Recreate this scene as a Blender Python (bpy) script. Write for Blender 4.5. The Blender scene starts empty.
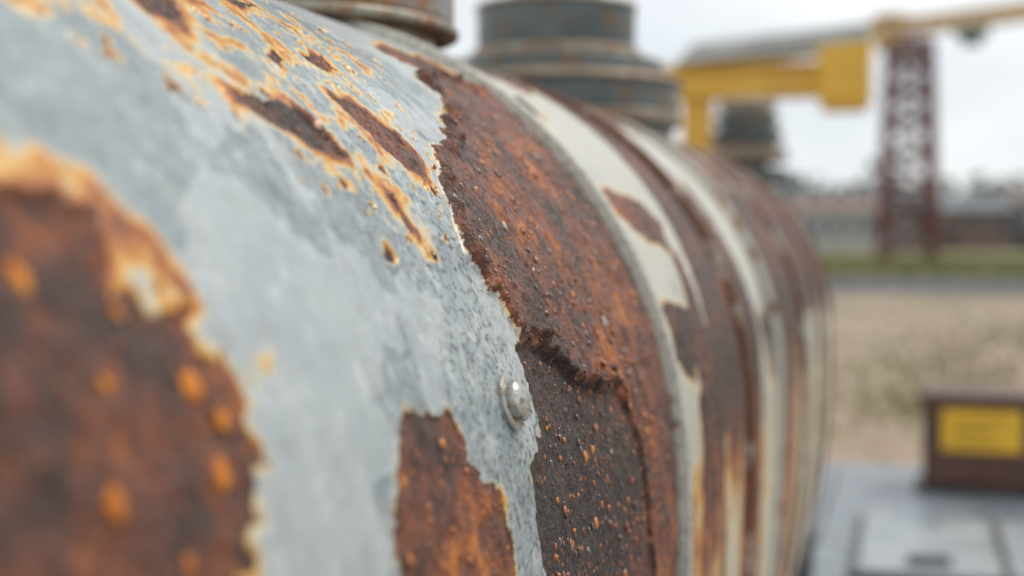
import bpy, bmesh, math, random, numpy as np
from mathutils import Vector, Matrix
random.seed(4); rng=np.random.default_rng(7)
R=0.6; B=1.08; N=2.6; NU=2.15
CX,CZ=1.427*R,0.537*R; ZA=1.55-CZ
YE=4.96
sc=bpy.context.scene
sc.view_settings.view_transform='Standard'; sc.view_settings.look='None'; sc.view_settings.exposure=0
# ---------------------------------------------------------------- camera
cam=bpy.data.cameras.new("camera"); co=bpy.data.objects.new("camera",cam); sc.collection.objects.link(co)
cam.lens=50; cam.sensor_width=36; cam.clip_start=0.02; cam.clip_end=3000
co.location=(CX,0,1.55); co.rotation_euler=(math.pi/2+math.radians(-2.13),0,math.radians(15.6))
cam.dof.use_dof=True; cam.dof.focus_distance=1.14; cam.dof.aperture_fstop=2.7
sc.camera=co
# ---------------------------------------------------------------- helpers
def link(o,parent=None):
    sc.collection.objects.link(o)
    if parent: o.parent=parent
    return o
def empty(name,loc=(0,0,0),rz=0):
    e=bpy.data.objects.new(name,None); e.location=loc; e.rotation_euler=(0,0,rz); e.empty_display_size=.2
    return link(e)
def meshobj(name,V,F,mat=None,parent=None,smooth=False):
    me=bpy.data.meshes.new(name); me.from_pydata([tuple(v) for v in V],[],F); me.update()
    if mat: me.materials.append(mat)
    if smooth:
        me.polygons.foreach_set("use_smooth",[True]*len(me.polygons))
    return link(bpy.data.objects.new(name,me),parent)
def box(name,x0,x1,y0,y1,z0,z1,mat,parent=None,bev=0.01):
    bm=bmesh.new(); bmesh.ops.create_cube(bm,size=1)
    for v in bm.verts:
        v.co=Vector(((x0+x1)/2+v.co.x*(x1-x0),(y0+y1)/2+v.co.y*(y1-y0),(z0+z1)/2+v.co.z*(z1-z0)))
    if bev>0: bmesh.ops.bevel(bm,geom=bm.edges[:],offset=bev,segments=2,affect='EDGES',profile=.6)
    me=bpy.data.meshes.new(name); bm.to_mesh(me); bm.free(); me.materials.append(mat)
    return link(bpy.data.objects.new(name,me),parent)
def beam(bm,a,b,w,h=None):
    h=h or w; a=Vector(a); b=Vector(b); d=(b-a); L=d.length; q=d.to_track_quat('Z','Y').to_matrix().to_4x4()
    M=Matrix.Translation((a+b)/2)@q@Matrix.Diagonal((w,h,L,1))
    bmesh.ops.create_cube(bm,size=1,matrix=M)
def lathe(name,prof,mat,parent=None,seg=96,loc=(0,0,0),bev=None):
    V=[];F=[]
    for r,z in prof:
        for k in range(seg):
            a=2*math.pi*k/seg; V.append((r*math.cos(a),r*math.sin(a),z))
    for i in range(len(prof)-1):
        for k in range(seg):
            k2=(k+1)%seg; F.append((i*seg+k,i*seg+k2,(i+1)*seg+k2,(i+1)*seg+k))
    F.append(tuple(reversed(range(seg)))); F.append(tuple((len(prof)-1)*seg+k for k in range(seg)))
    o=meshobj(name,V,F,mat,parent); o.location=loc
    o.data.polygons.foreach_set("use_smooth",[True]*len(o.data.polygons)); 
    try: o.data.set_sharp_from_angle(angle=math.radians(35))
    except Exception: pass
    m=o.modifiers.new("b","BEVEL"); m.width=0.004; m.segments=2; m.limit_method='ANGLE'
    return o
class NT:
    def __init__(s,name):
        s.m=bpy.data.materials.new(name); s.m.use_nodes=True; s.t=s.m.node_tree; s.b=s.t.nodes["Principled BSDF"]
    def n(s,typ,ins=None,**kw):
        nd=s.t.nodes.new(typ)
        for k,v in kw.items(): setattr(nd,k,v)
        if ins:
            for k,v in ins.items():
                if isinstance(v,bpy.types.NodeSocket): s.t.links.new(v,nd.inputs[k])
                else: nd.inputs[k].default_value=v
        return nd
    def math(s,op,a,b=0.0,c=None,clamp=False):
        ins={0:a,1:b}
        if c is not None: ins[2]=c
        return s.n("ShaderNodeMath",ins,operation=op,use_clamp=clamp).outputs[0]
    def noise(s,vec,scale,detail=5,rough=.55,dist=0.0):
        return s.n("ShaderNodeTexNoise",{"Vector":vec,"Scale":scale,"Detail":detail,"Roughness":rough,"Distortion":dist}).outputs["Fac"]
    def mr(s,v,a,b,c=0.0,d=1.0,smooth=True):
        return s.n("ShaderNodeMapRange",{"Value":v,"From Min":a,"From Max":b,"To Min":c,"To Max":d},interpolation_type='SMOOTHSTEP' if smooth else 'LINEAR').outputs["Result"]
    def mix(s,f,a,b,mode='MIX'):
        nd=s.t.nodes.new("ShaderNodeMix"); nd.data_type='RGBA'; nd.blend_type=mode
        for i,v in ((0,f),(6,a),(7,b)):
            if isinstance(v,bpy.types.NodeSocket): s.t.links.new(v,nd.inputs[i])
            else:
                if i and len(v)==3: v=(*v,1)
                nd.inputs[i].default_value=v
        return nd.outputs[2]
    def ramp(s,f,stops):
        nd=s.t.nodes.new("ShaderNodeValToRGB"); cr=nd.color_ramp
        while len(cr.elements)<len(stops): cr.elements.new(.5)
        for e,(p,c) in zip(cr.elements,stops): e.position=p; e.color=(*c,1)
        s.t.links.new(f,nd.inputs[0]); return nd.outputs[0]
    def attr(s,name): return s.n("ShaderNodeAttribute",attribute_name=name).outputs["Fac"]
    def obj(s): return s.n("ShaderNodeTexCoord").outputs["Object"]
    def set(s,**kw):
        for k,v in kw.items():
            k=k.replace("_"," ")
            if isinstance(v,bpy.types.NodeSocket): s.t.links.new(v,s.b.inputs[k])
            else: s.b.inputs[k].default_value=v if not (isinstance(v,tuple) and len(v)==3) else (*v,1)
    def bump(s,h,strength,dist,normal=None):
        ins={"Height":h,"Strength":strength,"Distance":dist}
        if normal: ins["Normal"]=normal
        return s.n("ShaderNodeBump",ins).outputs[0]
def weathered(name,c1,c2,rust=0.35,scale=6,rough=.5,metal=0.0,rc=((.10,.04,.02),(.35,.12,.03)),bump=.003):
    t=NT(name); v=t.obj()
    n1=t.noise(v,scale,5,.6); n2=t.noise(v,scale*3.1,5,.65,.4); n3=t.noise(v,scale*14,3)
    base=t.mix(t.mr(n1,.35,.65),c1,c2)
    rm=t.mr(n2,1-rust-.08,1-rust+.04)if rust<1 else 1.0
    rcol=t.mix(n3,rc[0],rc[1])
    t.set(Base_Color=t.mix(rm,base,rcol),Roughness=t.mr(n2,.3,.8,rough-.12,rough+.25),Metallic=metal,
          Normal=t.bump(t.math('ADD',n2,t.math('MULTIPLY',n3,.4)),.5,bump))
    return t.m
# ---------------------------------------------------------------- numpy noise
def perlin(x,y,seed):
    xi=np.floor(x).astype(np.int64); yi=np.floor(y).astype(np.int64); xf=x-xi; yf=y-yi
    def g(ix,iy,dx,dy):
        h=(ix*374761393+iy*668265263+seed*974634777)&0xffffffff
        h=((h^(h>>13))*1274126177)&0xffffffff; h=h^(h>>16)
        a=(h&0xffff)/65536.0*2*np.pi
        return np.cos(a)*dx+np.sin(a)*dy
    u=xf*xf*xf*(xf*(xf*6-15)+10); v=yf*yf*yf*(yf*(yf*6-15)+10)
    a=g(xi,yi,xf,yf); b=g(xi+1,yi,xf-1,yf); c=g(xi,yi+1,xf,yf-1); d=g(xi+1,yi+1,xf-1,yf-1)
    return ((a+(b-a)*u)+((c+(d-c)*u)-(a+(b-a)*u))*v)*1.5
def fbm(x,y,f,o=4,seed=1,g=.55):
    r=0;a=1
    for i in range(o): r=r+a*perlin(x*f*2**i+seed*7.3,y*f*2**i-seed*3.1,seed+i); a*=g
    return r
def ss(x,a,b):
    t=np.clip((x-a)/(b-a),0,1); return t*t*(3-2*t)
def sdpoly(x,y,poly,far=0.12):
    P=np.array(poly,float)/1000.0
    out=np.full(x.shape,-far)
    m=(x>P[:,0].min()-far)&(x<P[:,0].max()+far)&(y>P[:,1].min()-far)&(y<P[:,1].max()+far)
    px=x[m];py=y[m]; d=np.full(px.shape,1e9); ins=np.zeros(px.shape,bool)
    for i in range(len(P)):
        a=P[i];b=P[(i+1)%len(P)]; e=b-a; wx=px-a[0];wy=py-a[1]
        t=np.clip((wx*e[0]+wy*e[1])/(e@e+1e-12),0,1)
        d=np.minimum(d,(wx-t*e[0])**2+(wy-t*e[1])**2)
        if e[1]!=0:
            c=((a[1]>py)!=(b[1]>py))&(px<(b[0]-a[0])*(py-a[1])/(b[1]-a[1])+a[0]); ins^=c
    r=np.sqrt(d); out[m]=np.maximum(np.where(ins,r,-r),-far)
    return out
# ---------------------------------------------------------------- tank
def profile():
    p=[]
    for i in range(0,721):
        t=math.pi/2*(1-i/720); p.append((R*max(math.cos(t),0)**(2/N),-B*math.sin(t)**(2/N)))
    for i in range(1,1441):
        t=math.pi*i/1440; c=math.cos(t); p.append((math.copysign(R*abs(c)**(2/NU),c),R*max(math.sin(t),0)**(2/NU)))
    for i in range(1,720):
        t=math.pi/2*(i/720); p.append((-R*max(math.cos(t),0)**(2/N),-B*math.sin(t)**(2/N)))
    return np.array(p)
P=profile(); sg=np.linalg.norm(np.diff(P,axis=0),axis=1); S=np.concatenate([[0],np.cumsum(sg)]); S-=S[720]
s_lo,s_hi=S[0],S[-1]
rows=np.concatenate([np.arange(s_lo,-1.0,.03),np.arange(-1.0,-.36,.006),np.arange(-.36,.72,.0025),np.arange(.72,1.2,.01),np.arange(1.2,s_hi,.04)])
def prof_at(s):
    x=np.interp(s,S,P[:,0]); z=np.interp(s,S,P[:,1]); e=.004
    tx=np.interp(s+e,S,P[:,0])-np.interp(s-e,S,P[:,0]); tz=np.interp(s+e,S,P[:,1])-np.interp(s-e,S,P[:,1])
    l=np.hypot(tx,tz)+1e-9
    return x,z,tz/l,-tx/l
ys=np.concatenate([np.arange(-1.2,.2,.04),np.arange(.2,1.0,.0028),np.arange(1.0,1.7,.0028),np.arange(1.7,2.0,.005),np.arange(2.0,YE,.009)])
capd=.16; tt=np.linspace(0,1,14)
ycap=YE+capd*np.sin(tt*math.pi/2); fcap=np.maximum(np.cos(tt*math.pi/2),.02)**.8
ycol=np.concatenate([(-1.2-(ycap-YE))[::-1],ys,ycap]); fcol=np.concatenate([fcap[::-1],np.ones(len(ys)),fcap])
Y,Sg=np.meshgrid(ycol,rows,indexing='ij'); nC,nR=Y.shape
poly=dict(
A=[(350,355),(449,353),(486,354),(499,350),(520,345),(535,341),(536,328),(535,312),(557,304),(588,297),(585,282),(605,268),(622,258),(616,246),(609,229),(594,212),(590,203),(570,189),(573,172),(565,155),(500,100),(300,120)],
B=[(797,221),(839,217),(873,205),(892,182),(929,156),(950,131),(945,97),(920,50),(800,50),(749,106),(734,144),(742,170),(756,191),(775,206)],
C=[(1311,535),(1346,517),(1278,472),(1128,422),(1070,378),(1061,350),(1045,331),(1038,310),(1059,288),(1076,270),(1090,248),(1054,242),(1071,220),(1060,197),(1061,173),(1030,146),(1008,113),(1018,69),(1018,-300),(1760,-300),(1720,-3),(1700,129),(1700,240),(1700,413),(1700,560),(1440,575)],
D1=[(788,451),(831,454),(872,446),(891,426),(901,409),(907,401),(866,403),(832,412),(803,423),(786,436)],
D2=[(979,465),(1018,460),(1052,442),(1062,422),(1062,402),(1052,389),(1015,394),(993,407),(982,425),(973,444)],
D3=[(940,373),(955,379),(963,362),(960,336),(949,344),(936,356)],
D4=[(917,500),(953,510),(947,495),(917,484)],
D5=[(999,516),(1062,525),(1057,505),(1020,495),(997,504)],
D6=[(773,542),(835,544),(842,520),(805,508),(774,508)],
D7=[(953,585),(1081,611),(1054,583),(982,569)],
D8=[(869,325),(877,325),(879,318),(871,317)],
D9=[(1299,593),(1479,634),(1573,625),(1636,585),(1633,560),(1500,545),(1432,567)],
D10=[(600,560),(720,575),(735,548),(640,535)])
dk=[(1054,242),(1132,232),(1203,203),(1285,176),(1349,184),(1433,113),(1452,26),(1486,-109),(1486,-320),(1000,-320),(1000,113),(1040,173)]
w1=fbm(Y,Sg,14,4,3)*.010; w2=fbm(Y,Sg,70,4,9)*.0048
wx=fbm(Y,Sg,18,3,21)*.010
wj=fbm(Y,Sg,34,4,23,.65)*.009
sds={}
for k,v in poly.items():
    a=1.0 if k in "ABC" else .7
    sds[k]=sdpoly(Y+wx*a,Sg,v)+(w1*a+w2*a)-(0 if k in "ABC" else .002)
sds['A']=sds['A']+wj
haloW=dict(A=(.74,.014),B=(.46,.006),C=(.40,.006),D1=(1.,.009),D2=(1.,.009),D3=(1.2,.012),D4=(.8,.005),D5=(.8,.006),D6=(1,.014),D7=(.8,.012),D8=(.5,.003),D9=(.5,.01),D10=(1,.015))
rust=np.full(Y.shape,-.12); halo=np.zeros(Y.shape)
for k,s_ in sds.items():
    rust=np.maximum(rust,s_); w,l=haloW[k]; halo=np.maximum(halo,w*np.exp(np.minimum(s_,0)/l)*(1+.6*w1/.01))
sa=sdpoly(Y+wx,Sg,[(350,420),(430,440),(500,395),(545,365),(575,345),(600,318),(600,300),(540,320),(500,345),(350,360)],.1)+w1*1.2
halo=np.maximum(halo,1.05*ss(sa,-.014,.012)*(.75+.35*fbm(Y,Sg,40,3,33)))
sb=sdpoly(Y+wx,Sg,[(590,555),(660,530),(700,480),(640,470),(560,480),(530,520)],.1)+w1*1.6
halo=np.maximum(halo,.9*ss(sb,-.01,.03)*(.45+.55*fbm(Y,Sg,26,4,35)))
st=sdpoly(Y,Sg,[(520,500),(640,470),(720,430),(800,385),(900,350),(950,320),(1000,330),(1080,400),(1140,470),(1250,560),(1100,650),(500,650)],.1)
halo=np.maximum(halo,ss(st+.03*fbm(Y,Sg,9,3,31),-.01,.06)*(.20+.66*fbm(Y,Sg,22,5,37,.65)))
sp=fbm(Y,Sg,52,3,51); spm=(sp-.82+.25*(1-ss(st,-.01,.03)))*.016
rust=np.where(st>-.01,np.maximum(rust,spm),rust); halo=np.where(st>-.01,np.maximum(halo,.8*np.exp(np.minimum(spm,0)/.0035)),halo)
W=[[(1600,620),(2060,640),(2050,470),(2010,380),(1960,300),(1910,240),(1860,180),(1790,90),(1740,-60),(1600,-60)],
   [(2403,560),(2540,600),(2990,500),(2897,324),(2788,199),(2600,208),(2530,326),(2413,407)],
   [(2500,90),(2880,80),(3050,-159),(3080,-900),(2500,-900)],
   [(3642,130),(4800,125),(5200,-238),(5261,-649),(5261,-900),(3709,-900)],
   [(1600,-20),(1770,-20),(1810,-900),(1600,-900)],[(2030,-40),(2240,-30),(2270,-900),(2050,-900)],[(1870,-90),(1965,-90),(1975,-900),(1885,-900)],
   [(3300,600),(3500,600),(3460,330),(3360,300)],[(3230,0),(3480,0),(3480,-900),(3230,-900)]]
E=[[(1740,405),(1900,384),(1960,344),(1917,306),(1798,329),(1720,365)],[(1720,247),(1866,227),(1880,178),(1800,131),(1720,169)],
   [(1700,560),(1800,575),(1785,520)]]
low=ss(-Sg,-.12,.06)
streak=fbm(Y*1.0,Sg*.12,9,4,61,.65)*.11
pf=np.full(Y.shape,-.12)
for q in W: pf=np.maximum(pf,sdpoly(Y,Sg,q))
pf=pf+streak*np.where(Y>1.95,1-.35*low,.3)+fbm(Y,Sg,16,4,71)*.020-.01*(Y>2.3)*(1-low)+.025*low
for q in E: pf=np.minimum(pf,-(sdpoly(Y,Sg,q)+w1*.8+w2))
rf=-np.clip(pf,-.12,.12)
tr=Y>1.652
rust=np.where(tr,rf,rust)
halo=np.where(tr,np.exp(np.minimum(rf,0)/(.007+.030*low))*(.40+.62*low)+.12+.15*low,halo)
sd_dk=sdpoly(Y+wx,Sg,dk)+w1*.6+w2
inC=ss(sds['C'],-.001,.002)*(~tr)
dark=inC*ss(sd_dk,-.0015,.0015)
big=fbm(Y,Sg,7,3,81)
tone=.42+.22*big
tone=np.where(sds['A']>-.02,.40+.20*fbm(Y,Sg,16,3,83),tone)
for k in ('D1','D2','D3','D4','D5','D6'): tone=np.where(sds[k]>-.02,tone-.03,tone)
tone=tone-dark*(.32-.26*ss(Y,1.22,1.5))
tone=tone+inC*(1-dark)*(ss(Y,1.15,1.5)*.13-.03)
tone=np.where(tr,tone-.06+.30*low-.20*np.exp(-((Sg-.10)/.12)**2),tone)
# displacement
mR=ss(rust,-.001,.0012)
calm=1-ss(Y,1.60,1.64)
disp=np.zeros(Y.shape)
disp+=np.where(tr,mR*.0012,-mR*.0016)
# curled lip of paint along the bare patches
disp+=np.where(tr,0,.0022*np.exp(-((rust+.0035)/.0028)**2)*np.clip(.4+1.2*w1/.01,0,1.4)*(sds['C']<-.02))
grain=fbm(Y,Sg,60,3,91); lump=fbm(Y,Sg,22,3,95)
disp+=mR*(.0011*grain+.0015*lump)
sC=sds['C']
disp+=calm*inC*(.0045+.0075*np.exp(-((sC-.008)/.007)**2)*np.clip(.55+.9*lump+.4*grain,.1,2)*ss(Sg,.2,.3))
disp-=dark*.0050
lip=np.exp(-((sd_dk+.009)/.0065)**2)*inC*(1-ss(Y,1.34,1.42))
disp+=.0085*lip*np.clip(.8+.8*grain+.5*lump,.15,2)
disp+=inC*.0035*np.maximum(fbm(Y,Sg,11,4,105)-.35,0)
disp+=(.0016*fbm(Y,Sg,3.0,2,99))
for a,b,h in ((1.67,2.35,.010),(2.35,2.92,.014),(2.92,3.6,.016),(3.6,4.22,.016),(4.22,4.75,.014)):
    t=np.clip((Y-a)/(b-a),0,1); disp+=h*np.sin(t*np.pi)**.8
px_,pz_,nx_,nz_=prof_at(rows)
f=fcol[:,None]
cz0=-.15
X=(px_[None,:]+nx_[None,:]*disp)*f; Z=((pz_[None,:]+nz_[None,:]*disp)-cz0)*f+cz0
co_=np.stack([X,Y,Z],-1).reshape(-1,3).astype(np.float32)
idx=np.arange(nC*nR).reshape(nC,nR)
a=idx[:-1,:-1];b=idx[:-1,1:];c=idx[1:,1:];d=idx[1:,:-1]
q=np.stack([a,d,c,b],-1).reshape(-1,4)
wrap=np.stack([idx[:-1,-1],idx[1:,-1],idx[1:,0],idx[:-1,0]],-1)
q=np.concatenate([q,wrap])
me=bpy.data.meshes.new("drum_shell"); me.vertices.add(len(co_)); me.vertices.foreach_set("co",co_.ravel())
me.loops.add(q.size); me.loops.foreach_set("vertex_index",q.ravel().astype(np.int32))
me.polygons.add(len(q)); me.polygons.foreach_set("loop_start",np.arange(0,q.size,4,dtype=np.int32)); me.polygons.foreach_set("loop_total",np.full(len(q),4,dtype=np.int32))
me.polygons.foreach_set("use_smooth",np.ones(len(q),bool)); me.update(calc_edges=True); me.validate()
def setattr_(name,arr):
    at=me.attributes.new(name,'FLOAT','POINT'); at.data.foreach_set("value",arr.astype(np.float32).ravel())
grn=ss(Y,.68,.98)*(1-ss(Sg,.40,.5))
for nm,ar in (("rust",rust),("halo",halo),("tone",tone),("sy",Y),("sv",Sg),("far",ss(Y,1.64,1.65)),("grime",grn),("lip",lip)): setattr_(nm,np.broadcast_to(ar,Y.shape))
tank=empty("rusty_storage_tank",(0,0,ZA))
shell=link(bpy.data.objects.new("drum_shell",me),tank)
# ---- tank material
t=NT("peeling_paint_rust"); v=t.obj()
rA=t.attr("rust"); hA=t.attr("halo"); tA=t.attr("tone"); fA=t.attr("far"); gA=t.attr("grime"); lA=t.attr("lip")
uvv=t.n("ShaderNodeCombineXYZ",{0:t.attr("sy"),1:t.attr("sv")}).outputs[0]
stv=t.n("ShaderNodeMapping",{"Vector":uvv,"Scale":(1,.12,1)}).outputs[0]
nf=t.noise(v,170,4,.65); nm=t.noise(v,42,6,.62); nl=t.noise(v,9,5,.58); nxl=t.noise(v,2.6,3,.5); nst=t.noise(stv,38,4,.6); ngr=t.noise(v,480,2,.6)
rs=t.math('ADD',rA,t.math('MULTIPLY',t.math('SUBTRACT',nf,.5),.006))
rm=t.mr(rs,-.0006,.0006)
inv=t.math('SUBTRACT',1.0,rm)
pc=t.ramp(nxl,[(.30,(.195,.235,.25)),(.45,(.28,.325,.335)),(.58,(.395,.435,.435)),(.72,(.54,.56,.55))])
pc=t.mix(t.mr(nl,.50,.60,0,.60),pc,(.19,.235,.255))
pc=t.mix(t.mr(nst,.52,.72,0,.45),pc,(.58,.60,.58))
pc=t.mix(t.mr(nm,.54,.68,0,.62),pc,(.12,.14,.15))
pc=t.mix(t.mr(nm,.46,.34,0,.50),pc,(.64,.67,.66))
gsp=t.math('MULTIPLY',t.mr(nf,.50,.62),t.math('ADD',.24,t.math('MULTIPLY',gA,.70)))
pc=t.mix(gsp,pc,(.065,.078,.085))
pc=t.mix(t.mr(ngr,.58,.70,0,.55),pc,(.68,.70,.69))
ed=t.noise(v,5.5,3,.5,.6)
pc=t.mix(t.mr(ed,.497,.503,0,.38),pc,(.60,.63,.63))
pc=t.mix(t.math('MULTIPLY',fA,t.mr(nl,.3,.6,.35,.85)),pc,(.56,.525,.43))
hn=t.math('MULTIPLY',hA,t.math('ADD',.35,t.math('MULTIPLY',nm,1.25)))
hc=t.ramp(hn,[(.0,(.52,.50,.42)),(.34,(.68,.57,.34)),(.52,(.68,.34,.045)),(.74,(.46,.14,.015)),(1.0,(.20,.055,.012))])
hm=t.mr(hn,.14,.46)
pc=t.mix(hm,pc,hc)
spk=t.mr(t.math('ADD',nf,t.math('MULTIPLY',hA,.12)),.65,.71)
pc=t.mix(t.math('MULTIPLY',spk,t.mr(hA,.12,.35)),pc,(.17,.05,.012))
rf_=t.math('ADD',tA,t.math('MULTIPLY',t.math('SUBTRACT',nm,.5),1.35))
rf_=t.math('ADD',rf_,t.math('MULTIPLY',t.math('SUBTRACT',nl,.5),.6))
rf_=t.math('ADD',rf_,t.math('MULTIPLY',t.math('SUBTRACT',nst,.5),t.math('MULTIPLY',fA,1.4)))
rf_=t.math('ADD',rf_,t.math('MULTIPLY',lA,-.12))  # rust darkened along the flake lip, its shading painted into the colour
rc=t.ramp(rf_,[(.05,(.020,.012,.010)),(.28,(.055,.026,.018)),(.48,(.140,.043,.022)),(.68,(.28,.075,.019)),(.88,(.64,.20,.024))])
rc=t.mix(t.mr(ngr,.44,.72,0,.32),rc,(.25,.135,.095))
rc=t.mix(t.mr(nf,.42,.28,0,.75),rc,(.012,.007,.006))
vor=t.n("ShaderNodeTexVoronoi",{"Vector":v,"Scale":95.0,"Randomness":1.0})
vd=vor.outputs["Distance"]; vsel=t.n("ShaderNodeSeparateColor",{0:vor.outputs["Color"]}).outputs[0]
dot=t.math('MULTIPLY',t.mr(vd,.30,.16),t.mr(vsel,.62,.66))
rc=t.mix(t.math('MULTIPLY',dot,.75),rc,(.55,.16,.018))
col=t.mix(rm,pc,rc)
edge=t.math('MULTIPLY',t.mr(rs,-.0045,-.0008),inv)
col=t.mix(t.math('MULTIPLY',edge,t.math('MULTIPLY',t.math('SUBTRACT',1.0,hm),t.mr(nl,.42,.55,.0,.40))),col,(.62,.63,.60))
ro=t.mix(rm,t.mix(t.mr(nm,.3,.7),(.28,)*3,(.52,)*3),t.mix(t.mr(nf,.34,.62),(.80,)*3,(.30,)*3))
spec=t.mix(rm,(.5,)*3,(.40,)*3)
h=t.math('MULTIPLY',rm,t.math('ADD',t.math('MULTIPLY',nf,1.4),t.math('ADD',t.math('MULTIPLY',ngr,.55),t.math('MULTIPLY',dot,1.1))))
h=t.math('ADD',h,t.math('MULTIPLY',inv,t.math('ADD',t.math('MULTIPLY',nf,.30),.75)))
h=t.math('ADD',h,t.math('MULTIPLY',t.mr(ed,.497,.503,0,.15),inv))
t.set(Base_Color=col,Roughness=ro,Metallic=t.math('MULTIPLY',inv,.12),Normal=t.bump(h,1.0,.0028))
t.t.links.new(spec,t.b.inputs["Specular IOR Level"])
me.materials.append(t.m)
# ---- raised hoops (seam bands)
t=NT("worn_hoop_paint"); v=t.obj(); a1=t.noise(v,14,6,.65); a2=t.noise(v,110,3,.6); a3=t.noise(v,3,3)
hoc=t.mix(t.mr(a2,.4,.65),(.56,.54,.46),(.40,.39,.34))
rmask=t.mr(t.math('ADD',a1,t.math('MULTIPLY',t.math('SUBTRACT',a3,.5),.4)),.58,.66)
hoc=t.mix(rmask,hoc,t.mix(a2,(.09,.035,.02),(.36,.12,.03)))
t.set(Base_Color=hoc,Roughness=.5,Normal=t.bump(a2,.6,.001)); mh=t.m
th=NT("rusted_hoop"); v=th.obj(); a1=th.noise(v,12,6,.65); a2=th.noise(v,110,3,.6)
th.set(Base_Color=th.mix(th.mr(a1,.54,.62),th.mix(a2,(.055,.024,.016),(.24,.08,.025)),(.42,.38,.30)),Roughness=.6,Normal=th.bump(a2,.6,.001)); mh2=th.m
sr=np.arange(s_lo,s_hi,.008); hx,hz,hnx,hnz=prof_at(sr)
def hoop(name,y,hw,hh,mat,base=.0):
    prof=[(-hw,-.004),(-hw,hh*.7),(-hw*.75,hh*.93),(-hw*.4,hh),(hw*.4,hh),(hw*.75,hh*.93),(hw,hh*.7),(hw,-.004)]
    V=[];F=[];n=len(prof)
    wob=fbm(sr,sr*0+y,14,3,7)*.0007
    for i in range(len(sr)):
        for (dy,o) in prof: V.append((hx[i]+hnx[i]*(o+base+wob[i]),y+dy,hz[i]+hnz[i]*(o+base+wob[i])))
    m_=len(sr)
    for i in range(m_):
        j=(i+1)%m_
        for k in range(n-1): F.append((i*n+k,i*n+k+1,j*n+k+1,j*n+k))
    return meshobj(name,V,F,mat,tank,True)
hoop("seam_hoop_1",1.652,.009,.0130,mh,.001)
for k,y in enumerate((2.35,2.92,3.6,4.22,4.75)): hoop("seam_hoop_%d"%(k+2),y,.012,.016,mh2 if k!=1 else mh,.001)
def spos(y,s,off=0):
    x,z,nx,nz=prof_at(np.array([s])); return Vector((x[0]+nx[0]*off,y,z[0]+nz[0]*off)),Vector((nx[0],0,nz[0]))
bmi=bmesh.new(); bmesh.ops.create_icosphere(bmi,subdivisions=2,radius=1); iv=np.array([v_.co[:] for v_ in bmi.verts]); ifc=[[v_.index for v_ in f_.verts] for f_ in bmi.faces]; bmi.free()
def field(arr,y,s):
    i=np.clip(np.searchsorted(ycol,y),0,nC-1); j=np.clip(np.searchsorted(rows,s),0,nR-1); return arr[i,j]
def blobs(name,pts,mat,jt=.22):
    V=[];F=[]
    for (y,s,r,fl) in pts:
        off=float(field(disp,y,s)); p,nn=spos(y,s,off); tq=nn.to_track_quat('Z','Y').to_matrix()
        jit=1+jt*rng.standard_normal((len(iv),1)).clip(-1.2,1.2); k=len(V)
        pts_=iv*jit*np.array([r*random.uniform(.8,1.3),r*random.uniform(.8,1.5),r*fl])
        for w_ in pts_: V.append(p+tq@Vector(w_))
        F+= [[k+i for i in f_] for f_ in ifc]
    return meshobj(name,V,F,mat,tank,True)
def blobmat(name,c1,c2,rough,coat=.5):
    t=NT(name); v=t.obj(); n=t.noise(v,60,3); n2=t.noise(v,500,2)
    t.set(Base_Color=t.mix(t.mr(n,.4,.6),c1,c2),Roughness=rough,Normal=t.bump(n2,.4,.0008),Coat_Weight=coat,Coat_Roughness=.08); return t.m
mo=blobmat("orange_rust_scale",(.42,.115,.018),(.13,.038,.014),.4)
mo2=blobmat("bright_orange_rust",(.70,.24,.020),(.48,.13,.015),.4)
mo3=blobmat("powdery_orange_rust",(.72,.26,.020),(.55,.16,.015),.85,0)
mdk=blobmat("wet_dark_rust_scale",(.08,.032,.02),(.03,.016,.012),.2,1.0)
mw=blobmat("pale_paint_chip",(.6,.6,.56),(.40,.38,.34),.3)
def scatter(n,y0,y1,s0,s1,cond,rmin,rvar,fl,clump=None):
    o=[];g=0
    while len(o)<n and g<n*60:
        g+=1; y=random.uniform(y0,y1); s=random.uniform(s0,s1)
        if cond(y,s) and (clump is None or perlin(np.array([y*clump]),np.array([s*clump]),5)[0]>-.1):
            o.append((y,s,rmin+rvar*random.random()**2.4,fl))
    return o
inCf=lambda y,s: field(sC,y,s)>.010
blobs("rust_nodules",scatter(850,1.0,1.63,-.2,.5,inCf,.0009,.0026,.7,9.),mo)
blobs("dark_rust_nodules",scatter(480,1.0,1.63,-.2,.5,inCf,.0009,.0028,.5,6.),mdk,.08)
blobs("powdery_rust_blisters",[(.565,.262,.0065,.2),(.479,.223,.007,.2),(.473,.318,.0075,.2),(.58,.244,.005,.2),(.44,.19,.0075,.2),(.564,.220,.006,.2),(.53,.30,.004,.2),(.52,.19,.004,.2),(.50,.27,.004,.2),(.545,.17,.004,.2)],mo3)
pts=scatter(50,.75,.96,.03,.22,lambda y,s: field(sds['B'],y,s)>.008,.0009,.0018,.6)
pts+=scatter(220,1.05,1.6,-.15,.45,inCf,.0009,.0026,.7,7.)
blobs("orange_rust_blisters",pts,mo2)
pts=[(1.382,.240,.0055,.5),(1.179,.343,.0035,.5),(1.10,.43,.002,.5),(1.30,.12,.003,.5),(1.2,.30,.002,.5)]+scatter(30,1.05,1.6,-.1,.5,inCf,.0007,.001,.5)
blobs("loose_paint_chips",pts,mw)
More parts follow.
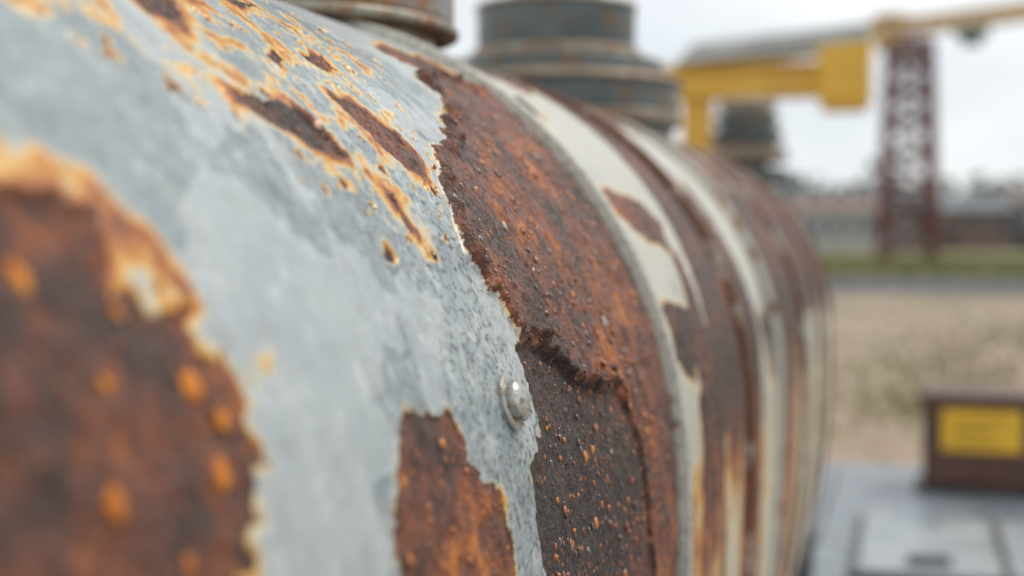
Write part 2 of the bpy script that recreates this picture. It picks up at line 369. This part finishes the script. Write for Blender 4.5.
# ---- bolt
mb=weathered("galvanised_bolt",(.50,.49,.45),(.34,.34,.32),rust=.40,scale=60,rough=.28,metal=.7,rc=((.20,.10,.05),(.42,.32,.20)),bump=.0008)
p,nn=spos(1.004,.201,0.0)
bolt=empty("rivet_bolt"); bolt.parent=tank; bolt.location=p; bolt.rotation_mode='QUATERNION'; bolt.rotation_quaternion=nn.to_track_quat('Z','Y'); bolt.scale=(1.22,1.22,1.25)
lathe("washer",[(.0175,-.003),(.0175,.0022),(.016,.0032),(.010,.0034)],mb,bolt,48).modifiers.clear()
lathe("domed_head",[(.0125,.003),(.0132,.0055),(.0126,.008),(.0102,.0100),(.0066,.0112),(.002,.0116)],mb,bolt,48).modifiers.clear()
bm=bmesh.new(); bmesh.ops.create_cube(bm,size=1,matrix=Matrix.Translation((0,0,.0105))@Matrix.Diagonal((.020,.0034,.0030,1))); 
bmesh.ops.bevel(bm,geom=bm.edges[:],offset=.0008,segments=2,affect='EDGES')
mm=bpy.data.meshes.new("raised_key"); bm.to_mesh(mm); bm.free(); mm.materials.append(mb); link(bpy.data.objects.new("raised_key",mm),bolt)
# ---- saddles, stand-in pipe for the shadow
mconc=weathered("saddle_concrete",(.30,.29,.27),(.22,.21,.20),rust=.25,scale=5,rough=.8)
msteel=weathered("dark_painted_steel",(.045,.05,.055),(.07,.07,.07),rust=.35,scale=9,rough=.5)
for k,y in enumerate((-.6,1.9,4.3)):
    box("saddle_%d"%(k+1),-.42,.42,y-.12,y+.12,.125-ZA,.42-ZA,mconc,tank,.015)
bm=bmesh.new()
for (a_,b_) in (((0.42,5.0,-.85),(0.42,5.9,-.85)),((0.42,5.9,-.85),(.42,5.9,-1.10))):
    d_=Vector(b_)-Vector(a_); M_=Matrix.Translation((Vector(a_)+Vector(b_))/2)@d_.to_track_quat('Z','Y').to_matrix().to_4x4()
    bmesh.ops.create_cone(bm,cap_ends=True,segments=32,radius1=.07,radius2=.07,depth=d_.length+.1,matrix=M_)
mm=bpy.data.meshes.new("shadow_pipe"); bm.to_mesh(mm); bm.free(); mm.materials.append(msteel); link(bpy.data.objects.new("shadow_pipe",mm),tank)  # dark pipe added to stand in for the shadow behind the tank end
# ---------------------------------------------------------------- stacks on tank
mdr=weathered("grey_green_painted_steel",(.060,.088,.09),(.12,.15,.145),rust=.40,scale=7,rough=.42,rc=((.11,.055,.03),(.28,.15,.07)))
mrim=weathered("worn_flange_steel",(.36,.33,.26),(.21,.20,.16),rust=.45,scale=14,rough=.42,metal=.2,rc=((.18,.07,.03),(.40,.20,.08)))
mn1=weathered("pale_worn_steel",(.15,.185,.185),(.26,.28,.27),rust=.50,scale=9,rough=.42,rc=((.14,.055,.025),(.42,.20,.07)))
zc=ZA+R
n1=empty("flanged_manway",(0,1.80,zc))
lathe("neck",[(.235,-.15),(.235,.0)],mrim,n1)
lathe("lower_flange",[(.255,-.012),(.268,-.008),(.268,.002),(.263,.006)],mrim,n1)
lathe("barrel",[(.261,.006),(.261,.26)],mn1,n1)
lathe("upper_flange",[(.285,.26),(.285,.30)],mrim,n1)
lathe("lid",[(.285,.304),(.285,.335),(.2,.36),(.05,.37)],mdr,n1)
bm=bmesh.new()
for k in range(16):
    a_=k*math.pi/8; bmesh.ops.create_cone(bm,cap_ends=True,segments=6,radius1=.010,radius2=.010,depth=.10,matrix=Matrix.Translation((.272*math.cos(a_),.272*math.sin(a_),.30)))
mm=bpy.data.meshes.new("flange_bolts"); bm.to_mesh(mm); bm.free(); mm.materials.append(msteel); link(bpy.data.objects.new("flange_bolts",mm),n1)
n2=empty("tiered_vent_stack",(-.03,3.6,zc))
lathe("base_neck",[(.30,-.2),(.30,.02)],mdr,n2)
lathe("base_flange",[(.325,.0),(.325,.03)],mrim,n2)
lathe("lower_drum",[(.318,.032),(.318,.10)],mdr,n2)
lathe("lower_rim",[(.328,.10),(.328,.112),(.29,.127)],mrim,n2)
lathe("middle_drum",[(.28,.128),(.275,.165)],mdr,n2)
lathe("middle_rim",[(.225,.165),(.225,.19),(.210,.198)],mrim,n2)
lathe("upper_drum",[(.205,.198),(.205,.30)],mdr,n2)
lathe("upper_rim",[(.210,.30),(.210,.310),(.20,.316)],mrim,n2)
lathe("cap",[(.12,.318),(.115,.345),(.07,.365),(.06,.45)],mrim,n2)
n3=empty("ribbed_vent_stack",(-.02,8.0,0))
lathe("column",[(.2,0.0),(.2,1.75),(.12,1.8),(.12,2.29)],mdr,n3)
for k,(z,r) in enumerate(((1.62,.25),(1.74,.255),(1.86,.245),(1.98,.23),(2.08,.20),(2.17,.18),(2.25,.16))):
    lathe("rib_%d"%(k+1),[(r-.03,z-.03),(r,z),(r,z+.04),(r-.05,z+.06)],mdr if k%3 else mrim,n3)
lathe("footing",[(.4,0.0),(.4,.15),(.38,.16)],mconc,n3)
# ---------------------------------------------------------------- ground, slab, road
t=NT("sandy_ground"); v=t.obj()
n1_=t.noise(v,.22,4,.6); n2_=t.noise(v,1.0,5,.6); n3_=t.noise(v,14,4,.7)
sep=t.n("ShaderNodeSeparateXYZ",{0:v})
g=t.mix(t.mr(n2_,.35,.65),(.30,.215,.15),(.39,.30,.225))
g=t.mix(t.mr(n3_,.45,.75,0,.35),g,(.19,.14,.10))
gm=t.mr(t.math('ADD',n1_,t.math('MULTIPLY',n2_,.35)),.62,.80)
farm=t.mr(sep.outputs[1],50,60)
gm=t.math('MAXIMUM',t.math('MULTIPLY',gm,.6),t.math('MULTIPLY',farm,t.mr(n1_,.3,.55,.65,.95)))
g=t.mix(gm,g,t.mix(n3_,(.11,.13,.05),(.25,.22,.10)))
t.set(Base_Color=g,Roughness=.9,Normal=t.bump(n3_,.6,.03)); mg=t.m
bm=bmesh.new(); bmesh.ops.create_grid(bm,x_segments=60,y_segments=60,size=1200)
mm=bpy.data.meshes.new("ground"); bm.to_mesh(mm); bm.free(); mm.materials.append(mg); link(bpy.data.objects.new("ground",mm))
t=NT("smooth_concrete_pad"); v=t.obj(); a1=t.noise(v,1.3,5,.6); a2=t.noise(v,6,6,.65); a3=t.noise(v,60,3)
c_=t.mix(t.mr(a1,.38,.62),(.17,.20,.23),(.27,.305,.33)); c_=t.mix(t.mr(a2,.55,.66,0,.8),c_,(.07,.075,.08)); c_=t.mix(t.mr(a2,.42,.3,0,.4),c_,(.40,.41,.41))
t.set(Base_Color=c_,Roughness=t.mr(a1,.3,.7,.22,.55),Normal=t.bump(a3,.3,.003)); ms=t.m
pad=empty("concrete_pad")
for i,(x0,x1) in enumerate(((-1.6,.44),(.452,2.4),(2.412,4.4))):
    for j,(y0,y1) in enumerate(((-4,-.01),(0,4.6),(4.612,9.1))):
        box("slab_%d_%d"%(i,j),x0,x1,y0,y1,-.1,.12,ms,pad,.012)
mpl=weathered("galvanised_cover_plate",(.28,.32,.35),(.38,.41,.42),rust=.28,scale=3,rough=.35,metal=.3)
tc_=empty("trench_cover",(0,0,.12))
box("frame",.62,1.9,6.0,7.3,.002,.028,msteel,tc_,.004)
box("plate_left",.66,1.24,6.04,7.26,.029,.042,mpl,tc_,.004)
box("plate_right",1.28,1.86,6.04,7.26,.029,.042,mpl,tc_,.004)
for k,x in enumerate((.95,1.57)):
    box("handle_%d"%(k+1),x-.09,x+.09,6.2,6.235,.0425,.075,msteel,tc_,.004)
mas=weathered("asphalt",(.05,.055,.06),(.08,.082,.088),rust=.1,scale=.4,rough=.85,rc=((.10,.09,.08),(.13,.12,.11)))
road=empty("access_road")
meshobj("carriageway",[(-300,41,.012),(300,37,.012),(300,46,.012),(-300,51,.012)],[(0,1,2,3)],mas,road)
mk=weathered("kerb_stone",(.22,.23,.23),(.28,.28,.26),rust=.1,scale=2,rough=.8)
meshobj("kerb",[(-300,51,0),(300,46,0),(300,46,.13),(-300,51,.13),(300,46.3,.13),(-300,51.3,.13),(300,46.3,0),(-300,51.3,0)],[(0,1,2,3),(3,2,4,5),(5,4,6,7)],mk,road)
mwl=weathered("road_paint",(.6,.6,.58),(.45,.45,.42),rust=.3,scale=2,rough=.7,rc=((.1,.1,.1),(.15,.15,.15)))
bm=bmesh.new()
for k in range(-30,30):
    x0=k*4.; y0=44-(x0+300)*.0075+2.2; vs=[bm.verts.new((x0,y0,.017)),bm.verts.new((x0+2,y0-.015,.017)),bm.verts.new((x0+2,y0+.135,.017)),bm.verts.new((x0,y0+.15,.017))]; bm.faces.new(vs)
mm=bpy.data.meshes.new("lane_marking"); bm.to_mesh(mm); bm.free(); mm.materials.append(mwl); link(bpy.data.objects.new("lane_marking",mm),road)
def tufts(name,pl,mat):
    V=[];F=[]
    for (x,y,h) in pl:
        for _ in range(7):
            a_=random.uniform(0,6.28); r=random.uniform(0,h*.5); bx,by=x+r*math.cos(a_),y+r*math.sin(a_); w_=h*.07; l=random.uniform(.6,1.1)*h; dx,dy=random.uniform(-.4,.4)*h,random.uniform(-.4,.4)*h
            k=len(V); V+=[(bx-w_,by,0),(bx+w_,by,0),(bx+dx,by+dy,l)]; F.append((k,k+1,k+2))
    return meshobj(name,V,F,mat)
t=NT("grass_blades"); v=t.obj(); t.set(Base_Color=t.mix(t.mr(t.noise(v,.6,2),.4,.6),(.13,.16,.05),(.27,.24,.11)),Roughness=.7); mgr=t.m
pl=[]
for cx,cy,r,nn_ in ((.95,13.2,.7,300),(1.3,17,1.2,360),(2.2,22,1.4,360),(4.6,29,2.4,300),(-2,19,2,100)):
    for _ in range(nn_): pl.append((random.gauss(cx,r*.6),random.gauss(cy,r*1.5),random.uniform(.03,.09)))
for _ in range(3500): pl.append((random.uniform(-12,22),random.uniform(52,90),random.uniform(.15,.5)))
tufts("grass",pl,mgr)
V=[];F=[]
for _ in range(220):
    x=random.uniform(-3,9); y=random.uniform(9.3,38); r=random.uniform(.01,.04)*(1+y/30); k=len(V)
    jit=iv*(1+.25*rng.standard_normal((len(iv),1)).clip(-1,1))*np.array([r,r*1.2,r*.6])+np.array([x,y,r*.2])
    V+=jit.tolist(); F+=[[k+i for i in f_] for f_ in ifc]
t=NT("gravel_stone"); v=t.obj(); t.set(Base_Color=t.mix(t.mr(t.noise(v,3,2),.4,.6),(.36,.31,.25),(.18,.14,.11)),Roughness=.9)
meshobj("gravel",V,F,t.m)
# ---------------------------------------------------------------- junction box
mbx=weathered("brown_enclosure_paint",(.085,.038,.026),(.125,.058,.04),rust=.3,scale=9,rough=.5,rc=((.16,.07,.04),(.22,.11,.06)))
myl=weathered("yellow_label_plate",(.85,.50,.03),(.76,.42,.03),rust=.30,scale=12,rough=.45,rc=((.35,.19,.05),(.20,.12,.06)))
mbk=weathered("black_print",(.05,.035,.02),(.08,.05,.03),rust=.1,scale=9,rough=.5)
jb=empty("junction_box",(1.25,8.2,.12),math.radians(-3))
box("body",-.31,.46,0,.42,.03,.49,mbx,jb,.015)
box("lid",-.33,.48,-.02,.44,.492,.55,mbx,jb,.015)
box("plinth",-.36,.51,-.05,.47,0,.028,msteel,jb,.006)
box("door",-.28,.43,-.018,-.002,.06,.47,mbx,jb,.006)
box("warning_label",-.21,.21,-.030,-.0195,.24,.47,myl,jb,.004)
box("label_print_1",-.14,.14,-.0335,-.031,.395,.405,mbk,jb,0)
box("label_print_2",-.14,.06,-.0335,-.031,.345,.353,mbk,jb,0)
box("label_print_3",-.14,.10,-.0335,-.031,.290,.298,mbk,jb,0)
box("latch",.32,.37,-.045,-.019,.16,.22,msteel,jb,.004)
box("hinge_1",-.305,-.282,-.035,-.003,.10,.17,msteel,jb,.003)
box("hinge_2",-.305,-.282,-.035,-.003,.34,.41,msteel,jb,.003)
# ---------------------------------------------------------------- yellow jib
my=weathered("yellow_crane_paint",(.74,.44,.05),(.62,.36,.055),rust=.30,scale=2.5,rough=.45,rc=((.30,.15,.05),(.50,.29,.09)))
mpan=weathered("pale_sheet_metal",(.46,.51,.54),(.60,.64,.65),rust=.2,scale=2,rough=.4,metal=.2)
jc=empty("yellow_jib_crane",(0,15,0))
box("post",-1.45,-1.15,-.15,.15,0,2.96,my,jc,.02)
box("post_base",-1.62,-.98,-.32,.32,0,.06,msteel,jc,.01)
box("arm",-1.62,-.06,-.2,.2,2.97,3.26,my,jc,.02)
box("arm_flange",-1.66,-.06,-.26,.26,3.262,3.31,my,jc,.008)
box("end_block",-.055,.47,-.3,.3,2.90,3.50,my,jc,.04)
box("end_block_lip",-.02,.43,-.34,.34,2.83,2.898,my,jc,.01)
meshobj("sloping_cover",[(-1.3,-.34,3.52),(.42,-.34,3.66),(.42,.6,3.72),(-1.1,.6,3.62),(-1.5,-.3,3.315),(.45,-.3,3.51),(.45,.6,3.51),(-1.5,.6,3.315)],[(0,1,2,3),(7,6,5,4),(0,4,5,1),(1,5,6,2),(2,6,7,3),(3,7,4,0)],mpan,jc)
bm=bmesh.new(); beam(bm,(-1.3,0,2.3),(-.6,0,2.98),.12); beam(bm,(-1.3,0,2.0),(-1.3,-.3,2.0),.1)
mm=bpy.data.meshes.new("brace"); bm.to_mesh(mm); bm.free(); mm.materials.append(my); link(bpy.data.objects.new("brace",mm),jc)
# ---------------------------------------------------------------- lattice tower
mt=weathered("red_oxide_lattice",(.13,.045,.042),(.17,.065,.055),rust=.3,scale=1.2,rough=.6)
tw=empty("lattice_tower",(.75,90,0),math.radians(4))
bm=bmesh.new(); H=13.2
def wd(z): return 1.55-.42*z/H
lev=[0,2.2,4.4,6.5,8.5,10.3,12.0,13.2]
for sx in (-1,1):
    for sy in (-1,1): beam(bm,(sx*wd(0),sy*wd(0),0),(sx*wd(H),sy*wd(H),H),.40)
for i,z in enumerate(lev):
    w_=wd(z)
    for a_,b_ in (((-w_,-w_),(w_,-w_)),((w_,-w_),(w_,w_)),((w_,w_),(-w_,w_)),((-w_,w_),(-w_,-w_))):
        beam(bm,(*a_,z),(*b_,z),.26)
        if i<len(lev)-1:
            z2=lev[i+1]; k=wd(z2)/w_
            beam(bm,(*a_,z),(b_[0]*k,b_[1]*k,z2),.16); beam(bm,(*b_,z),(a_[0]*k,a_[1]*k,z2),.16)
mm=bpy.data.meshes.new("truss"); bm.to_mesh(mm); bm.free(); mm.materials.append(mt); link(bpy.data.objects.new("truss",mm),tw)
bm=bmesh.new()
for k in range(30): beam(bm,(-.3,-1.5,.4+k*.44),(.3,-1.5,.4+k*.44),.06)
beam(bm,(-.3,-1.5,.2),(-.3,-1.5,13.0),.08); beam(bm,(.3,-1.5,.2),(.3,-1.5,13.0),.08)
mm=bpy.data.meshes.new("ladder"); bm.to_mesh(mm); bm.free(); mm.materials.append(mt); link(bpy.data.objects.new("ladder",mm),tw)
# ---------------------------------------------------------------- overhead gantry
gc=empty("overhead_gantry_crane",(.7,90,0),math.atan2(-15,21.7))
my2=weathered("faded_yellow_girder",(.64,.40,.10),(.54,.34,.13),rust=.35,scale=.6,rough=.5,rc=((.30,.15,.07),(.45,.27,.12)))
mte=weathered("teal_machinery",(.09,.15,.16),(.13,.18,.18),rust=.3,scale=1,rough=.5)
box("girder_top",-14.5,26,-.3,.3,14.30,14.70,my2,gc,.03)
box("girder_bottom",-13.8,26,-.3,.3,13.62,13.90,my2,gc,.03)
bm=bmesh.new()
for k in range(-13,26): beam(bm,(k,0,13.8),(k+.5,0,14.36),.2); beam(bm,(k+.5,0,14.36),(k+1,0,13.8),.2)
mm=bpy.data.meshes.new("girder_web"); bm.to_mesh(mm); bm.free(); mm.materials.append(my2); link(bpy.data.objects.new("girder_web",mm),gc)
box("trolley",-2.2,-.4,-.8,.8,14.72,15.0,my2,gc,.05)
box("trolley_cab",-2.0,-.5,-.7,.7,12.9,13.6,my2,gc,.05)
box("hoist",3.4,5.2,-.5,.5,13.1,13.6,mte,gc,.08)
box("hoist_drum",3.9,4.7,-.5,.5,12.6,13.08,mte,gc,.1)
bm=bmesh.new(); beam(bm,(24,0,13.6),(24,0,0),.6); beam(bm,(-13.5,0,13.6),(-13.5,0,0),.5)
mm=bpy.data.meshes.new("support_legs"); bm.to_mesh(mm); bm.free(); mm.materials.append(my2); link(bpy.data.objects.new("support_legs",mm),gc)
# ---------------------------------------------------------------- distant buildings
t=NT("dull_window_glass"); v=t.obj(); t.set(Base_Color=t.mix(t.noise(v,.5,2),(.04,.05,.06),(.10,.12,.13)),Roughness=.2); mgl=t.m
def building(name,x,y,w,dp,h,rh,mat,rmat,nwin=5):
    e=empty(name,(x,y,0))
    V=[(-w/2,0,0),(w/2,0,0),(w/2,dp,0),(-w/2,dp,0),(-w/2,0,h),(w/2,0,h),(w/2,dp,h),(-w/2,dp,h)]
    meshobj("walls",V,[(0,1,5,4),(1,2,6,5),(2,3,7,6),(3,0,4,7)],mat,e)
    o=.4
    V=[(-w/2-o,-o,h),(w/2+o,-o,h),(w/2+o,dp+o,h),(-w/2-o,dp+o,h),(-w/2-o,dp/2,h+rh),(w/2+o,dp/2,h+rh)]
    meshobj("roof",V,[(0,1,5,4),(2,3,4,5),(3,0,4),(1,2,5),(3,2,1,0)],rmat,e)
    for k in range(nwin):
        cx=-w/2+w*(k+.5)/nwin; box("window_%d"%(k+1),cx-w/nwin*.28,cx+w/nwin*.28,-.06,.04,h*.45,h*.8,mgl,e,0)
    box("door",-w/2+.5,-w/2+2.2,-.08,.03,0,min(2.6,h*.4),msteel,e,0)
mwA=weathered("grey_cladding",(.26,.28,.30),(.34,.35,.36),rust=.2,scale=.3,rough=.7)
mwB=weathered("brown_brick",(.17,.12,.10),(.22,.15,.12),rust=.2,scale=.4,rough=.85)
mwC=weathered("pale_render",(.42,.43,.43),(.48,.48,.47),rust=.15,scale=.3,rough=.8)
mrD=weathered("slate_roof",(.15,.17,.19),(.20,.21,.22),rust=.2,scale=.4,rough=.8)
building("warehouse",-6.5,150,9,12,4.0,1.6,mwC,mwB,5)
building("warehouse",-15,158,9,12,5.0,1.6,mwA,mrD,5)
building("brick_workshop",6.6,146,7,10,4.0,1.4,mwB,mrD,4)
building("industrial_shed",14.8,150,8.5,14,5.0,1.2,mwA,mwB,4)
building("brick_workshop",24,160,10,12,5.4,1.5,mwB,mrD,5)
building("industrial_shed",-1.0,170,6,12,6,1.2,mwA,mrD,3)
building("warehouse",-40,170,28,14,6,1.6,mwC,mrD,8)
building("warehouse",52,170,30,14,5,1.6,mwA,mrD,8)
fe=empty("boundary_fence",(0,120,0)); bm=bmesh.new()
for k in range(-30,40): beam(bm,(k*2.5,0,0),(k*2.5,0,1.8),.1)
for z in (.3,1.0,1.75): beam(bm,(-75,0,z),(98,0,z),.07)
mm=bpy.data.meshes.new("posts_and_rails"); bm.to_mesh(mm); bm.free(); mm.materials.append(mt); link(bpy.data.objects.new("posts_and_rails",mm),fe)
V=[];F=[]
for k in range(150):
    x=random.uniform(-110,150); y=random.uniform(190,230); h=random.uniform(5,10.5); w_=random.uniform(2,4)
    for _ in range(100):
        u=rng.standard_normal(3); u/=np.linalg.norm(u); r=random.random()**.4
        p=np.array([x,y,h*.6])+u*r*np.array([w_,w_,h*.45]); s_=random.uniform(.35,.8); kk=len(V)
        q1=rng.standard_normal(3)*s_; q2=rng.standard_normal(3)*s_
        V+=[p.tolist(),(p+q1).tolist(),(p+q1+q2).tolist(),(p+q2).tolist()]; F.append((kk,kk+1,kk+2,kk+3))
    kk=len(V); V+=[(x-.2,y,0),(x+.2,y,0),(x+.1,y,h*.6),(x-.1,y,h*.6)]; F.append((kk,kk+1,kk+2,kk+3))
t=NT("tree_foliage"); v=t.obj(); t.set(Base_Color=t.mix(t.mr(t.noise(v,.3,2),.4,.6),(.07,.095,.065),(.13,.15,.10)),Roughness=.8)
meshobj("distant_tree_line",V,F,t.m)
# ---------------------------------------------------------------- world + sun
EL=math.radians(52); RT=math.radians(44)
w=bpy.data.worlds.new("World"); sc.world=w; w.use_nodes=True; nt=w.node_tree; bg=nt.nodes["Background"]
sky=nt.nodes.new("ShaderNodeTexSky"); sky.sky_type='NISHITA'; sky.sun_disc=False; sky.sun_elevation=EL; sky.sun_rotation=RT
tc=nt.nodes.new("ShaderNodeTexCoord"); sp_=nt.nodes.new("ShaderNodeSeparateXYZ"); nt.links.new(tc.outputs["Generated"],sp_.inputs[0])
mp=nt.nodes.new("ShaderNodeMapping"); mp.inputs["Scale"].default_value=(1,1,2.6); nt.links.new(tc.outputs["Generated"],mp.inputs[0])
nz=nt.nodes.new("ShaderNodeTexNoise"); nz.inputs["Scale"].default_value=3.2; nz.inputs["Detail"].default_value=5; nt.links.new(mp.outputs[0],nz.inputs[0])
cr=nt.nodes.new("ShaderNodeValToRGB"); cr.color_ramp.elements[0].position=.35; cr.color_ramp.elements[0].color=(.71,.77,.82,1); cr.color_ramp.elements[1].position=.60; cr.color_ramp.elements[1].color=(.96,.975,.98,1); nt.links.new(nz.outputs[0],cr.inputs[0])
mrn=nt.nodes.new("ShaderNodeMapRange"); mrn.inputs["From Min"].default_value=.10; mrn.inputs["From Max"].default_value=.9; mrn.inputs["To Min"].default_value=11.0; mrn.inputs["To Max"].default_value=13.0; nt.links.new(sp_.outputs[2],mrn.inputs[0])
vm=nt.nodes.new("ShaderNodeVectorMath"); vm.operation='SCALE'; nt.links.new(cr.outputs[0],vm.inputs[0]); nt.links.new(mrn.outputs[0],vm.inputs["Scale"])
mx=nt.nodes.new("ShaderNodeMix"); mx.data_type='RGBA'; mx.inputs[0].default_value=.92; nt.links.new(sky.outputs[0],mx.inputs[6]); nt.links.new(vm.outputs[0],mx.inputs[7])
nt.links.new(mx.outputs[2],bg.inputs[0]); bg.inputs[1].default_value=.1
sl=bpy.data.lights.new("sun","SUN"); sl.energy=1.5; sl.angle=math.radians(10); sl.color=(1,.93,.84)
so=bpy.data.objects.new("sun",sl); sc.collection.objects.link(so)
dirv=Vector((math.sin(RT)*math.cos(EL),math.cos(RT)*math.cos(EL),math.sin(EL)))
so.rotation_euler=dirv.to_track_quat('Z','Y').to_euler()
